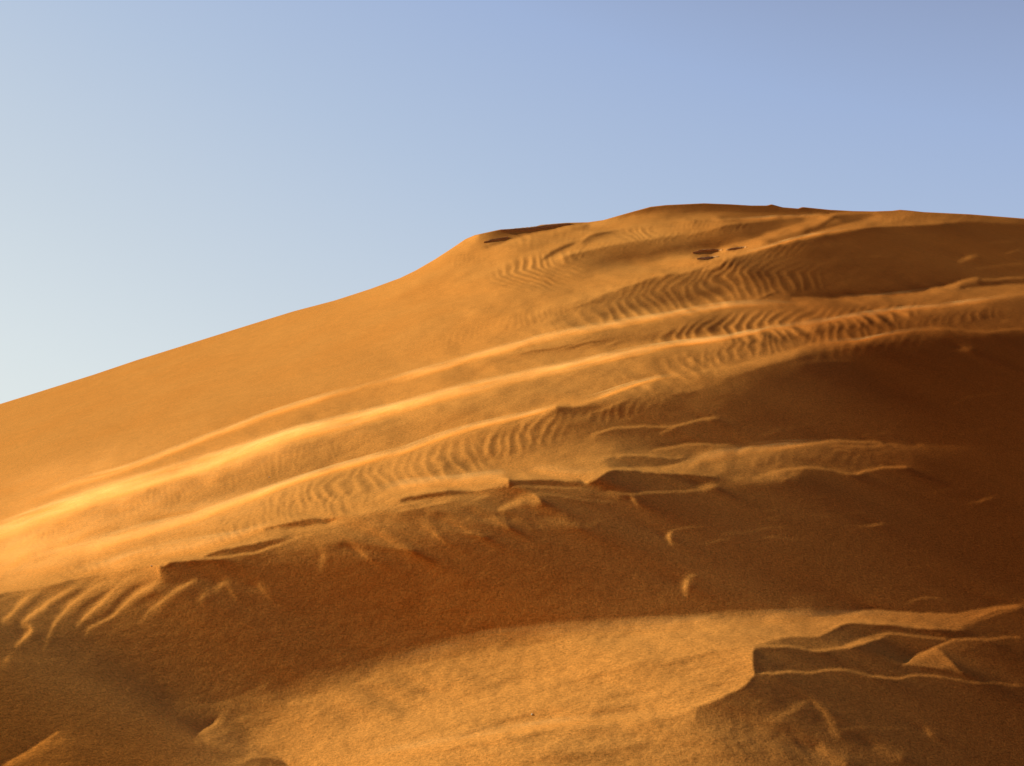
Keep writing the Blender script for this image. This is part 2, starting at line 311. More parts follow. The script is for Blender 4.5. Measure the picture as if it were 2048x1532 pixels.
 ('E', [(1480,640),(1560,600),(1640,660)], 8, 108, .85),
 ('E', [(1660,590),(1760,630),(1900,680)], 6, 104, .85),
 ('E', [(1880,560),(2043,600)], 5, 110, .8),
 ('E', [(1560,460),(1750,440),(1900,420)], 8, 172, .6),
 ('E', [(1720,455),(1820,430)], 6, 145, .6),
 ('E', [(1250,580),(1400,540)], 5, 182, .6),
 ('E', [(605,822),(500,885),(400,962),(320,1030),(265,1105)], [2,4.2,3.2,3,2], 190, [.9,.95,.9,.7,.4]),
 ('E', [(680,900),(650,925),(625,965)], 3.2, 172, .8),
 ('E', [(742,888),(770,855),(815,840)], 3.2, 180, .85),
 ('E', [(800,850),(835,890),(860,940)], [5,4,2], 150, .7),
 ('E', [(1015,850),(1040,890),(1085,925)], [3,4,2], 150, .7),
 ('E', [(500,1040),(560,1005)], 6, 128, .6),
 ('E', [(230,440),(700,330)], 4, 178, .3),
 ('F', [(-80,480),(0,465),(100,438),(190,425)], 2.2, 200, .7),
 ('F', [(-80,455),(30,440)], 6, 115, .8),
 ('F', [(0,520),(60,480),(130,455)], 6, 150, .6),
 ('F', [(300,410),(200,500),(90,590),(0,640)], 5.5, 130, .85),
 ('F', [(560,385),(400,470),(280,570),(200,640)], 5.5, 125, .85),
 ('F', [(690,320),(600,380)], 3, 140, .7),
 ('F', [(790,375),(640,450),(520,530),(430,620)], 5.5, 122, .85),
 ('F', [(930,350),(800,450),(680,560),(600,640)], 6, 115, .9),
 ('F', [(1020,400),(930,460),(820,560)], 6, 110, .9),
 ('F', [(440,365),(380,400)], 4, 150, .6),
 ('F', [(225,420),(120,500),(15,605)], [4,4,2], 212, .85),
 ('F', [(500,370),(330,470),(230,560),(135,622)], [4,4,4,2], 214, .9),
 ('F', [(720,322),(560,420),(450,500),(372,600),(345,660),(275,780)], [5,4.5,4,2.5,3,2], 212, [.9,.9,.9,.8,.5,.3]),
 ('F', [(900,300),(740,400),(640,490),(495,632)], [6,5,4,2], 214, .9),
 ('F', [(1000,300),(985,350),(900,410),(780,525),(700,592),(570,660),(548,705)], [6,6,5,2.5,2,2,1.5], 212, [.9,.9,.9,.9,.85,.7,.5]),
 ('F', [(150,640),(200,655),(160,705),(95,762)], [2,4,4,2], 222, .9),
 ('F', [(60,812),(15,880)], [3,4], 165, .6),
 ('F', [(-60,700),(100,700)], 12, 92, .7),
 ('F', [(0,1528),(180,1438),(280,1378),(395,1303)], 1.9, 195, .9),
 ('F', [(1245,1335),(1350,1270),(1390,1212)], 2, 200, .85),
 ('F', [(1330,1330),(1420,1300)], 10, 172, .6),
 ('F', [(1480,1240),(1560,1290),(1530,1370)], 12, 135, .6),
 ('E', [(-50,690),(300,590),(500,540)], 1.5, 195, .5),
 ('E', [(450,570),(560,520),(640,470)], 1.5, 190, .5),
 ('A', [(0,935),(300,880),(600,815)], 1.5, 200, .4),
]
# ripple fields: crop, centre line, half width, spacing, slant, chevron, amplitude(-,+)
RIPPLES = [
 ('A', [(540,590),(760,540),(1000,500),(1200,440)], [14,32,32,18], 17, 0.9, 0.9, 34),
 ('A', [(1060,420),(1200,390),(1450,340),(1700,308),(2043,248),(2300,215)], [14,12,9,8,8,5], 11, -1.2, 0.0, 30),
 ('A', [(700,340),(900,290),(1100,250)], [14,16,8], 14, 0.3, -0.5, 12),
 ('A', [(1280,320),(1420,290),(1700,260)], [12,14,8], 15, 0.6, 0.7, 22),
 ('A', [(700,960),(1000,855),(1300,760),(1600,690),(1850,640),(2043,590),(2250,560),(2500,545),(2750,555)], [12,26,36,42,44,42,38,32,16], 21, -0.5, 1.15, 34),
 ('A', [(1950,510),(2150,450),(2350,400),(2550,355),(2800,330)], [6,13,13,12,6], 17, -1.3, 0.0, 30),
 ('A', [(1500,990),(1800,930),(2043,890),(2400,870),(2800,830),(3100,790),(3400,730)], [8,20,25,27,24,18,10], 25, -0.6, 0.9, 36),
 ('A', [(1250,1290),(1550,1200),(1900,1110),(2200,1080)], [20,28,28,14], 30, 0.5, 0.4, 11),
 ('D', [(-900,760),(-400,610),(0,520),(400,430),(800,300),(1000,220)], [14,26,34,36,26,14], 25, -0.3, 0.6, 19),
 ('E', [(900,400),(1300,300),(1700,210),(2043,110)], [10,22,26,26], 27, -0.4, 0.3, 12),
 ('E', [(-600,600),(0,420),(500,255),(1000,105),(1500,-45),(1900,-150)], [10,22,30,32,26,12], 12, -0.5, 0.35, 13),
 ('E', [(-300,800),(200,665),(700,530),(1100,430),(1500,350),(1900,290)], [10,20,26,28,26,14], 17, -0.4, 0.5, 15),
 ('B', [(-200,1110),(300,1010),(700,930),(1100,880),(1500,830),(1950,780)], [12,20,20,14,12,8], 19, -0.5, 0.5, 20),
 ('D', [(350,420),(700,330),(1000,240),(1300,200)], [14,26,30,12], 24, -0.7, 0.1, 24),
 ('C', [(150,400),(500,360),(900,370),(1150,380)], [10,16,14,8], 26, -0.4, 0.3, 16),
 ('D', [(1000,190),(1300,160),(1500,110),(1750,40)], [8,14,16,8], 22, -0.8, 0.2, 18),
 ('B', [(600,1090),(1000,1000),(1500,940)], [8,14,8], 24, -0.6, 0.0, 12),
 ('A', [(250,480),(600,400),(900,330),(1250,260)], [8,12,14,10], 10, -0.5, 0.2, 9),
 ('A', [(1500,260),(1900,215),(2250,200)], [5,8,5], 10, -0.8, 0.0, 16),
 ('B', [(950,240),(1300,190),(1800,175)], [6,9,6], 11, -0.8, 0.0, 12),
 ('G', [(100,1300),(700,1080),(1400,900),(2043,790),(2600,740)], [20,70,75,50,20], 38, -0.5, 0.15, 4),
 ('G', [(500,1500),(1100,1380),(1800,1260),(2300,1200)], [16,40,46,20], 21, 0.5, 0.2, 5),
 ('H', [(300,1100),(700,1130),(1100,1180)], [20,50,30], 32, 0.4, 0.4, 12),
 ('A', [(150,1010),(500,900),(900,790),(1250,700)], [8,14,16,10], 13, -0.5, 0.3, 9),
 ('A', [(1550,560),(1850,470),(2150,400),(2400,345)], [5,7,7,4], 12, -0.9, 0.0, 16),
 ('C', [(250,480),(600,500),(1000,520)], [8,14,8], 24, -0.6, 0.2, 9),
 ('B', [(1000,500),(1500,440),(2043,420),(2400,420)], [10,18,18,8], 20, -0.9, 0.0, 7),
 ('D', [(-300,940),(0,870),(400,830),(700,850),(1000,880)], [10,20,24,18,10], 30, 0.9, 0.0, 20),
]
# long thin grooves combed by the wind inside the troughs: crop, from, to, half width of swarm, count, depth
COMBS = [
 ('A', (520,1115),(1500,900), 11, 8, 34), ('A', (200,1170),(900,1040), 9, 6, 18),
 ('A', (1000,790),(1400,640), 9, 5, 22), ('I', (1100,860),(1900,600), 8, 4, 10),
 ('A', (1100,1050),(1500,960), 8, 4, 20), ('E', (0,650),(640,480), 8, 4, 16),
 ('G', (700,1330),(2043,900), 34, 16, 20), ('G', (500,1490),(1800,1290), 18, 12, 20), ('G', (1300,1100),(2400,780), 26, 12, 20), ('H', (0,930),(620,760), 20, 9, 14),
 ('H', (0,760),(560,680), 14, 5, 14), ('B', (250,730),(600,610), 6, 3, 28),
]

# faint broken crestlets that the wind leaves all over the sheltered side
_r = np.random.RandomState(41)
for _x0, _x1, _y0, _y1, _n in ((1330, 2030, 860, 1170, 11), (1560, 2030, 700, 850, 3), (1500, 2040, 1385, 1520, 4), (1450, 2030, 470, 560, 5)):
    for _i in range(_n):
        _x = _r.uniform(_x0, _x1); _y = _r.uniform(_y0, _y1); _l = _r.uniform(60, 150); _t = _r.uniform(-.24, -.02); _b = _r.uniform(-6, 3)
        _p = [(_x, _y), (_x + _l * .35, _y + _l * .35 * _t + _b), (_x + _l * .7, _y + _l * .7 * _t + _b * .4), (_x + _l, _y + _l * _t)]
        _w = _r.uniform(1.6, 3.0)
        STROKES.insert(0, ('P', [(a + 3, b + _w * 3.4) for a, b in _p], _w * 2.6, 74, .35))
        STROKES.insert(1, ('P', _p, _w, float(_r.uniform(112, 140)), .42))

GH = 2.0
X0, X1, Y0, Y1 = -300.0, 2348.0, 384.0, 1800.0
NX = int((X1 - X0) / GH); NY = int((Y1 - Y0) / GH)
gx = X0 + GH * np.arange(NX); gy = Y0 + GH * np.arange(NY)
rng = np.random.RandomState(7)

def as_list(v, n):
    return list(v) if isinstance(v, (list, tuple)) else [v] * n

def catmull(P, n):
    """smooth curve through points, n samples per unit length step"""
    P = np.asarray(P, float)
    if len(P) < 3:
        return P, np.arange(len(P), dtype=float)
    Q = np.vstack([2 * P[0] - P[1], P, 2 * P[-1] - P[-2]])
    out, prm = [], []
    for i in range(1, len(Q) - 2):
        p0, p1, p2, p3 = Q[i-1], Q[i], Q[i+1], Q[i+2]
        m = max(2, int(np.hypot(*(p2 - p1)[:2]) / n))
        d1 = np.hypot(*(p2 - p1)[:2]) + 1e-6
        m1 = (p2 - p0) / (np.hypot(*(p2 - p0)[:2]) + 1e-6) * d1
        m2 = (p3 - p1) / (np.hypot(*(p3 - p1)[:2]) + 1e-6) * d1
        t = np.linspace(0, 1, m, endpoint=False)[:, None]
        out.append((2*t**3 - 3*t**2 + 1) * p1 + (t**3 - 2*t**2 + t) * m1 * .8 + (-2*t**3 + 3*t**2) * p2 + (t**3 - t**2) * m2 * .8)
        prm.append(i - 1 + t[:, 0])
    out.append(P[-1:]); prm.append(np.array([len(P) - 1.0]))
    return np.vstack(out), np.concatenate(prm)

def value_noise(shape, cell, seed, aniso=1.0, ang=0.0):
    """smooth random field on the survey grid, cell in photo px"""
    r = np.random.RandomState(seed)
    yy, xx = np.mgrid[0:shape[0], 0:shape[1]].astype(np.float32) * GH
    c, s = math.cos(ang), math.sin(ang)
    u = (xx * c + yy * s) / (cell * aniso); v = (-xx * s + yy * c) / cell
    u = u - u.min(); v = v - v.min()
    iu = u.astype(int); iv = v.astype(int); fu = u - iu; fv = v - iv
    g = r.uniform(-1, 1, (iv.max() + 2, iu.max() + 2)).astype(np.float32)
    fu = fu * fu * (3 - 2 * fu); fv = fv * fv * (3 - 2 * fv)
    return (g[iv, iu] * (1 - fu) + g[iv, iu + 1] * fu) * (1 - fv) + (g[iv + 1, iu] * (1 - fu) + g[iv + 1, iu + 1] * fu) * fv

def poly_field(P, pad):
    """nearest point data of a curve: window, arc length, signed distance, parameter"""
    C, prm = catmull(P, 4.0)
    a = max(0, int((C[:, 0].min() - pad - X0) / GH)); b = min(NX, int((C[:, 0].max() + pad - X0) / GH) + 2)
    c = max(0, int((C[:, 1].min() - pad - Y0) / GH)); d = min(NY, int((C[:, 1].max() + pad - Y0) / GH) + 2)
    if a >= b or c >= d:
        return None
    xx, yy = np.meshgrid(gx[a:b], gy[c:d])
    best = np.full(xx.shape, 1e9); S = np.zeros(xx.shape); SD = np.zeros(xx.shape); T = np.zeros(xx.shape)
    acc = 0.0
    for k in range(len(C) - 1):
        p, q = C[k], C[k+1]; e = q - p; L = math.hypot(*e)
        if L < 1e-6: continue
        lo = max(0, int((min(p[0], q[0]) - pad - X0) / GH) - a); hi = int((max(p[0], q[0]) + pad - X0) / GH) + 2 - a
        lo2 = max(0, int((min(p[1], q[1]) - pad - Y0) / GH) - c); hi2 = int((max(p[1], q[1]) + pad - Y0) / GH) + 2 - c
        sl = (slice(lo2, max(lo2, hi2)), slice(lo, max(lo, hi)))
        X = xx[sl] - p[0]; Y = yy[sl] - p[1]
        if X.size == 0:
            acc += L; continue
        t = np.clip((X * e[0] + Y * e[1]) / (L * L), 0, 1)
        dx = X - t * e[0]; dy = Y - t * e[1]; d2 = dx * dx + dy * dy
        m = d2 < best[sl]
        best[sl] = np.where(m, d2, best[sl])
        S[sl] = np.where(m, acc + t * L, S[sl])
        SD[sl] = np.where(m, np.sign(e[0] * Y - e[1] * X) * np.sqrt(d2), SD[sl])
        T[sl] = np.where(m, prm[k] + t * (prm[k+1] - prm[k]), T[sl])
        acc += L
    return (slice(c, d), slice(a, b)), S, SD, T, acc, best < pad * pad

def build_levels():
    V = np.zeros((NY, NX)); W = np.zeros((NY, NX))
    for k, pts, va, vb in EDGES:
        P = cv(k, pts); n = len(P)
        C, prm = catmull(P, 1.0)
        tan = np.gradient(C, axis=0) if len(C) > 2 else np.repeat((C[-1:] - C[:1]), len(C), 0)
        if len(C) == 2:
            m = int(np.hypot(*(C[1] - C[0]))) + 2
            t = np.linspace(0, 1, m); tan = np.repeat(tan[:1], m, 0)
            prm = t; C = P[0] + (P[1] - P[0]) * t[:, None]
        tl = np.hypot(tan[:, 0], tan[:, 1])[:, None] + 1e-9
        nrm = np.stack([tan[:, 1], -tan[:, 0]], 1) / tl      # points up for left-to-right curves
        for side, vals in ((1, va), (-1, vb)):
            vl = as_list(vals, n)
            if vl[0] is None: continue
            val = np.interp(prm, np.arange(n), np.array(vl, float))
            Q = C + nrm * side * 1.8
            j = np.round((Q[:, 0] - X0) / GH).astype(int); i = np.round((Q[:, 1] - Y0) / GH).astype(int)
            ok = (i >= 0) & (i < NY) & (j >= 0) & (j < NX)
            np.add.at(V, (i[ok], j[ok]), val[ok]); np.add.at(W, (i[ok], j[ok]), 1.0)
    pyr = [(V, W)]
    while min(pyr[-1][0].shape) > 12:
        v, w = pyr[-1]
        h, ww = (v.shape[0] + 1) // 2 * 2, (v.shape[1] + 1) // 2 * 2
        vp = np.zeros((h, ww)); wp = np.zeros((h, ww)); vp[:v.shape[0], :v.shape[1]] = v; wp[:w.shape[0], :w.shape[1]] = w
        pyr.append((vp.reshape(h//2, 2, ww//2, 2).sum((1, 3)), wp.reshape(h//2, 2, ww//2, 2).sum((1, 3))))
    T = None
    for v, w in reversed(pyr):
        val = v / np.maximum(w, 1e-9); hard = w > 0
        if T is None:
            T = np.full(v.shape, v.sum() / w.sum())
        else:
            T = np.repeat(np.repeat(T, 2, 0), 2, 1)[:v.shape[0], :v.shape[1]]
        for it in range(120 if v.shape[1] < 700 else 50):
            p = np.pad(T, 1, mode='edge')
            T = (p[:-2, 1:-1] + p[2:, 1:-1] + p[1:-1, :-2] + p[1:-1, 2:]) / 4
            T = np.where(hard, .1 * T + .9 * val, T)
    xx, yy = np.meshgrid(gx, gy)
    T = np.where(T > 150, T + 9 * np.clip((T - 150) / 30, 0, 1) * np.clip((235 - T) / 30, 0, 1), T)
    # ripple fields
    for q, (k, pts, hw, lam, slant, chev, amp) in enumerate(RIPPLES):
        P = cv(k, pts); n = len(P); mx = max(as_list(hw, n)) * 1.5
        r = poly_field(P, mx)
        if r is None: continue
        sl, S, SD, tt, tot, ok = r
        h = np.interp(tt, np.arange(n), np.array(as_list(hw, n), float))
        wob = value_noise(T.shape, lam * 2.0, 50 + q)[sl]; wob2 = value_noise(T.shape, lam * .9, 80 + q)[sl]
        u = SD / h
        ph = (S - slant * SD - chev * np.abs(SD + .25 * h) + lam * (.55 * wob + .26 * wob2)) / lam
        f = ph - np.floor(ph)
        wave = np.where(f < .72, -0.75 + 1.35 * (f / .72) ** 2.0, .6 - 1.35 * (f - .72) / .28)
        # soften
        m = np.clip(1.25 - np.abs(u), 0, 1); m = np.minimum(1, m * 2.0)
        ends = np.clip(S / (lam * 2.5), 0, 1) * np.clip((tot - S) / (lam * 2.5), 0, 1)
        patch = .68 + .6 * value_noise(T.shape, lam * 3.2, 110 + q)[sl]
        T[sl] = T[sl] + np.where(ok, 1, 0) * wave * amp * 1.55 * m * ends * np.clip(patch, 0, 1.2)
    # combed grooves
    for q, (k, p, e, hw, cnt, dep) in enumerate(COMBS):
        p, e = cv(k, [p, e]); d = e - p; L = math.hypot(*d); d /= L; nn = np.array([-d[1], d[0]])
        rr = np.random.RandomState(300 + q)
        for c in range(cnt):
            o = rr.uniform(-1, 1) * hw; a = rr.uniform(0, .6) * L; b = a + rr.uniform(.25, .5) * L; b = min(b, L)
            mid = p + d * (a + b) / 2 + nn * (o + rr.uniform(-2, 2))
            P = np.array([p + d * a + nn * o, mid, p + d * b + nn * (o + rr.uniform(-3, 3))])
            r = poly_field(P, 9)
            if r is None: continue
            sl, S, SD, tt, tot, ok = r
            fade = np.sin(np.pi * np.clip(S / tot, 0, 1)) ** .7
            g = (-np.exp(-(SD / 1.9) ** 2) + .7 * np.exp(-((SD + 3.6) / 2.0) ** 2)) * dep * fade
            T[sl] = T[sl] + np.where(ok, g, 0)
    # strokes
    for k, pts, hw, lev, st in STROKES:
        P = cv(k, pts); n = len(P)
        hws = np.array(as_list(hw, n), float) * 1.05
        r = poly_field(P, hws.max() * 2.6 + 4)
        if r is None: continue
        sl, S, SD, tt, tot, ok = r
        h = np.maximum(np.interp(tt, np.arange(n), hws), 1.7)
        a = np.interp(tt, np.arange(n), np.array(as_list(st, n), float))
        if hws.max() < 9:                                  # both ends melt into the slope
            tip = np.clip(np.minimum(S, tot - S) / np.minimum(4.0 * h + 4, .4 * tot + 1), 0, 1)
            a = a * (.12 + .88 * tip * tip * (3 - 2 * tip))
        lv = np.interp(tt, np.arange(n), np.array(as_list(lev, n), float))
        a = np.where(ok, np.minimum(a * 1.12, 1) * np.exp(-(SD / h) ** 2), 0)
        if hws.max() > 2.4 and max(as_list(lev, n)) > 140 and hws.max() < 9:      # rounded shoulders below a spur
            a2 = np.interp(tt, np.arange(n), np.array(as_list(st, n), float))
            a = np.maximum(.62 * a, np.where(ok, .5 * a2 * np.exp(-(SD / (2.2 * h)) ** 2), 0)) + .38 * a
        T[sl] = T[sl] * (1 - a) + lv * a
    return T

def warp(T):
    # wind never draws a clean line: shift everything a little, at two scales
    yy, xx = np.mgrid[0:T.shape[0], 0:T.shape[1]].astype(np.float32)
    sk = np.interp(gx, SKY[:, 0], SKY[:, 1])[None]
    k = np.clip((gy[:, None] - sk - 10) / 60, 0, 1)
    dx = (value_noise(T.shape, 46, 21) * 2.4 + value_noise(T.shape, 15, 22) * .5) * k
    dy = (value_noise(T.shape, 40, 23) * 1.5 + value_noise(T.shape, 13, 24) * .45) * k
    x = np.clip(xx + dx, 0, T.shape[1] - 1.001); y = np.clip(yy + dy, 0, T.shape[0] - 1.001)
    ix, iy = x.astype(int), y.astype(int); fx, fy = x - ix, y - iy
    return T[iy, ix]*(1-fy)*(1-fx) + T[iy+1, ix]*fy*(1-fx) + T[iy, ix+1]*(1-fy)*fx + T[iy+1, ix+1]*fy*fx

def levels_noise(T):
    T = warp(T)
    # natural mottling, combed along the drift direction, finer on the lit slopes
    a = -0.33
    n1 = value_noise(T.shape, 9, 1, 3.2, a); n2 = value_noise(T.shape, 22, 2, 2.2, a); n3 = value_noise(T.shape, 5, 3, 2.6, a)
    n4 = value_noise(T.shape, 60, 4, 2.5, a)
    lit = np.clip((T - 95) / 90, 0, 1)
    xx, yy = np.meshgrid(gx, gy)
    # smooth upper-left flank stays clean
    near = np.clip((yy - 1180) / 150, 0, 1)
    line = 1060 - 0.37 * xx
    flank = np.clip((line - yy) / 60, 0, 1) * np.clip((1000 - xx) / 200, 0, 1)
    k = (1 - .8 * flank)
    return T + k * (n1 * 8 + n2 * 6.5 * (1 - .6 * near) + n3 * (6 + 5 * near)) * (.5 + .5 * lit) + n4 * 3.0 * (.4 + .6 * k)

# ---------------------------------------------------------------- camera, sun
PITCH = math.radians(11.0)
SUN_EL = math.radians(25.0)
SUN_AHEAD = math.radians(12.0)          # sun stands to the left, a little beyond the dune
sunW = np.array([-math.cos(SUN_EL) * math.cos(SUN_AHEAD), math.cos(SUN_EL) * math.sin(SUN_AHEAD), math.sin(SUN_EL)])
fwd = np.array([0, math.cos(PITCH), math.sin(PITCH)]); upv = np.array([0, -math.sin(PITCH), math.cos(PITCH)]); rgt = np.array([1.0, 0, 0])
L = np.array([sunW @ rgt, sunW @ upv, sunW @ fwd])

def to_lin(v):
    v = np.clip(v, 0, 255) / 255
    return np.where(v <= .04045, v / 12.92, ((v + .055) / 1.055) ** 2.4)

AMB, GAIN = 0.085, 1.14
def box(a, r):
    k = 2 * r + 1
    p = np.pad(a, ((r + 1, r), (r + 1, r)), mode='edge').cumsum(0).cumsum(1)
    return (p[k:, k:] - p[:-k, k:] - p[k:, :-k] + p[:-k, :-k]) / (k * k)

def target_nl(T):
    m = box(box(T, 7), 7)
    T = T + .42 * (T - m)                  # the relief solver softens small forms; carve them a little deeper
    lin = to_lin(T)
    nl = (lin - AMB) / GAIN
    fl = .02 - .12 * np.clip((m - 112) / 50, 0, 1)
    return np.clip(.5 * (nl + fl + np.sqrt((nl - fl) ** 2 + .0004)) , -.12, .62)

# prior depth of the dune face (natural log of metres along the view axis)
def prior():
    xx, yy = np.meshgrid(gx, gy)
    sk = np.interp(xx, SKY[:, 0], SKY[:, 1])
    v = (yy - sk) / (1532 - sk)
    its = 1 / np.interp(xx, [-300, 0, 900, 1400, 2048, 2350], [21, 21, 22, 24, 28, 30])
    itb = 1 / np.interp(xx, [-300, 0, 1024, 2048, 2350], [5.0, 4.8, 4.5, 5.4, 5.8])
    vv = np.clip(v, -.015, 3)
    it = its + (itb - its) * vv
    return -np.log(np.maximum(it, .018))

def up(q, shape):
    hh, ww = shape
    r = np.clip((np.arange(hh) - .5) / 2, 0, q.shape[0] - 1.001); c = np.clip((np.arange(ww) - .5) / 2, 0, q.shape[1] - 1.001)
    ir, ic = r.astype(int), c.astype(int); fr, fc = (r - ir)[:, None], (c - ic)[None]
    return q[ir][:, ic] * (1-fr) * (1-fc) + q[ir+1][:, ic] * fr * (1-fc) + q[ir][:, ic+1] * (1-fr) * fc + q[ir+1][:, ic+1] * fr * fc

def solve_relief(T):
    nl_full = target_nl(T); q0_full = prior()
    xx, yy = np.meshgrid(gx, gy)
    sk = np.interp(xx, SKY[:, 0], SKY[:, 1])
    wd_full = np.where(yy > sk + 1, 1.0, 0.0)
    wd_full = wd_full * np.where(xx < 960, np.clip((yy - sk) / 60, .04, 1), 1.0)     # the brow of the smooth flank just rolls over
    MU = 1e-7; DAMP = .06
    q = None
    # first the broad body of the dune (stiff, free to tilt), then its detail
    for stage, lev, LAM, NU in ((0, 4, .003, 1.5), (0, 3, .003, 6.0), (1, 4, .045, .002), (1, 3, .045, .002), (1, 2, .045, .001), (1, 1, .028, .0004), (1, 0, .012, .0001)):
        s = 2 ** lev
        if stage == 1 and lev == 4:
            hh, ww = NY, NX
            r = np.clip((np.arange(hh) - 3.5) / 8, 0, q.shape[0] - 1.001); c = np.clip((np.arange(ww) - 3.5) / 8, 0, q.shape[1] - 1.001)
            ir, ic = r.astype(int), c.astype(int); fr, fc = (r - ir)[:, None], (c - ic)[None]
            q0_full = (q[ir][:, ic] * (1-fr) * (1-fc) + q[ir+1][:, ic] * fr * (1-fc) + q[ir][:, ic+1] * (1-fr) * fc + q[ir+1][:, ic+1] * fr * fc)
            q = None
        def ds(a):
            h, w = a.shape[0] // s * s, a.shape[1] // s * s
            return a[:h, :w].reshape(h // s, s, w // s, s).mean((1, 3))
        nlt, q0, wd = ds(nl_full), ds(q0_full), ds(wd_full)
        X = (ds(xx) - CX) / FPX; Y = (CY - ds(yy)) / FPX; hn = GH * s / FPX
        if q is None:
            q = q0.copy()
        else:
            # bilinear upsample of the coarse result
            hh, ww = q0.shape
            r = np.clip((np.arange(hh) - .5) / 2, 0, q.shape[0] - 1.001); c = np.clip((np.arange(ww) - .5) / 2, 0, q.shape[1] - 1.001)
            ir, ic = r.astype(int), c.astype(int); fr, fc = (r - ir)[:, None], (c - ic)[None]
            q = (q[ir][:, ic] * (1-fr) * (1-fc) + q[ir+1][:, ic] * fr * (1-fc) + q[ir][:, ic+1] * (1-fr) * fc + q[ir+1][:, ic+1] * fr * fc)
        if stage == 1 and lev < 2:
            if lev == 1: qk = q.copy()
            else: qk = up(qk, q0.shape)
            q0 = qk.copy()
        cc = lambda a: (a[:-1, :-1] + a[1:, :-1] + a[:-1, 1:] + a[1:, 1:]) / 4
        Xc, Yc, nc, wc = cc(X), cc(Y), cc(nlt), cc(wd)
        A = L[0] - Xc * L[2]; B = L[1] - Yc * L[2]
        def D(q):
            a, b, c, d = q[:-1, :-1], q[:-1, 1:], q[1:, :-1], q[1:, 1:]
            return (b - a + d - c) / 2, (a - c + b - d) / 2
        def DT(u, v):
            o = np.zeros(q.shape)
            o[:-1, :-1] += (-u + v) / 2; o[:-1, 1:] += (u + v) / 2; o[1:, :-1] += (-u - v) / 2; o[1:, 1:] += (u - v) / 2
            return o
        mu = MU * s * s * 4
        for outer in range(7 if lev > 2 else (5 if lev else 3)):
            Dx, Dy = D(q); gxq, gyq = Dx / hn, Dy / hn
            N = np.sqrt(gxq**2 + gyq**2 + (1 + Xc*gxq + Yc*gyq)**2); N = np.clip(N, 1.2, 12)
            nz = 1 + Xc*gxq + Yc*gyq; nl = (A * gxq + B * gyq - L[2]) / N
            a_ = A - nl * (gxq + Xc * nz) / N; b_ = B - nl * (gyq + Yc * nz) / N
            w = wc / N**2
            b = hn * (nc - nl) * N + a_ * Dx + b_ * Dy
            lamx = LAM * (.06 + .94 * (wd > .02)) / np.pad(N, ((0, 1), (0, 1)), mode='edge')**2
            lx = lamx[:, :-1]; ly = lamx[:-1, :]
            def edge(q, m=1.0):
                ex = (q[:, 1:] - q[:, :-1]) * lx * m; ey = (q[1:] - q[:-1]) * ly * m
                o = np.zeros(q.shape); o[:, 1:] += ex; o[:, :-1] -= ex; o[1:] += ey; o[:-1] -= ey
                return o
            def lap(q):
                p = np.pad(q, 1, mode='edge')
                return p[:-2, 1:-1] + p[2:, 1:-1] + p[1:-1, :-2] + p[1:-1, 2:] - 4 * q
            nu = NU / 12.0
            mlm = 1.0 + DAMP / LAM; qc = q.copy()          # damped step
            def Aop(q):
                Dx, Dy = D(q); r = w * (a_ * Dx + b_ * Dy)
                return DT(a_ * r, b_ * r) + edge(q, mlm) + mu * q + nu * lap(lap(q))
            rhs = DT(a_ * w * b, b_ * w * b) + edge(q0) + edge(qc, DAMP / LAM) + mu * q0 + nu * lap(lap(q0))
            r = rhs - Aop(q); p = r.copy(); rs = (r * r).sum()
            for it in range(200 if lev > 1 else (100 if lev else 110)):
                Ap = Aop(p); al = rs / (p * Ap).sum(); q = q + al * p; r = r - al * Ap
                rn = (r * r).sum(); p = r + rn / rs * p; rs = rn
                if rn < 1e-16: break
    return q

def shade_preview(q):
    hn = GH / FPX
    qx = np.gradient(q, axis=1) / hn; qy = -np.gradient(q, axis=0) / hn
    xx, yy = np.meshgrid(gx, gy); X = (xx - CX) / FPX; Y = (CY - yy) / FPX
    n = np.stack([qx, qy, -(1 + X*qx + Y*qy)], -1); N = np.linalg.norm(n, axis=-1)
    return (n @ L) / N, n / N[..., None]

# ---------------------------------------------------------------- scene
import bpy
from mathutils import Vector, Matrix

scene = bpy.context.scene
COL = scene.collection
SUN_STRENGTH = 5.0

def ray_points(px, py, q):
    t = np.exp(q)
    X = (px - CX) / FPX; Y = (CY - py) / FPX
    return t[..., None] * (X[..., None] * rgt + Y[..., None] * upv + fwd)

def sample_rows(F, py):
    """Catmull-Rom sampling of field F (survey grid) down each column at heights py (rows x cols)"""
    r = np.clip((py - gy[0]) / GH, 0, NY - 1.001); i = r.astype(int); f = r - i
    c = np.broadcast_to(np.arange(F.shape[1])[None], py.shape)
    g = lambda k: F[np.clip(i + k, 0, NY - 1), c]
    a, b, d, e = g(-1), g(0), g(1), g(2)
    return b + .5 * f * (d - a + f * (2*a - 5*b + 4*d - e + f * (3*(b - d) + e - a)))

def grid_object(name, P, mat, attr=None):
    R, C = P.shape[:2]
    me = bpy.data.meshes.new(name)
    me.vertices.add(R * C); me.vertices.foreach_set('co', P.astype(np.float32).ravel())
    idx = np.arange(R * C).reshape(R, C)
    f = np.stack([idx[:-1, :-1], idx[1:, :-1], idx[1:, 1:], idx[:-1, 1:]], -1).reshape(-1, 4)
    n = len(f)
    me.loops.add(n * 4); me.loops.foreach_set('vertex_index', f.astype(np.int32).ravel())
    me.polygons.add(n); me.polygons.foreach_set('loop_start', np.arange(0, n * 4, 4, dtype=np.int32))
    me.polygons.foreach_set('use_smooth', np.ones(n, bool))
    for k, v in (attr or {}).items():
        a = me.attributes.new(k, 'FLOAT', 'POINT'); a.data.foreach_set('value', v.astype(np.float32).ravel())
    me.materials.append(mat)
    me.update(calc_edges=True)
    o = bpy.data.objects.new(name, me); COL.objects.link(o)
    return o

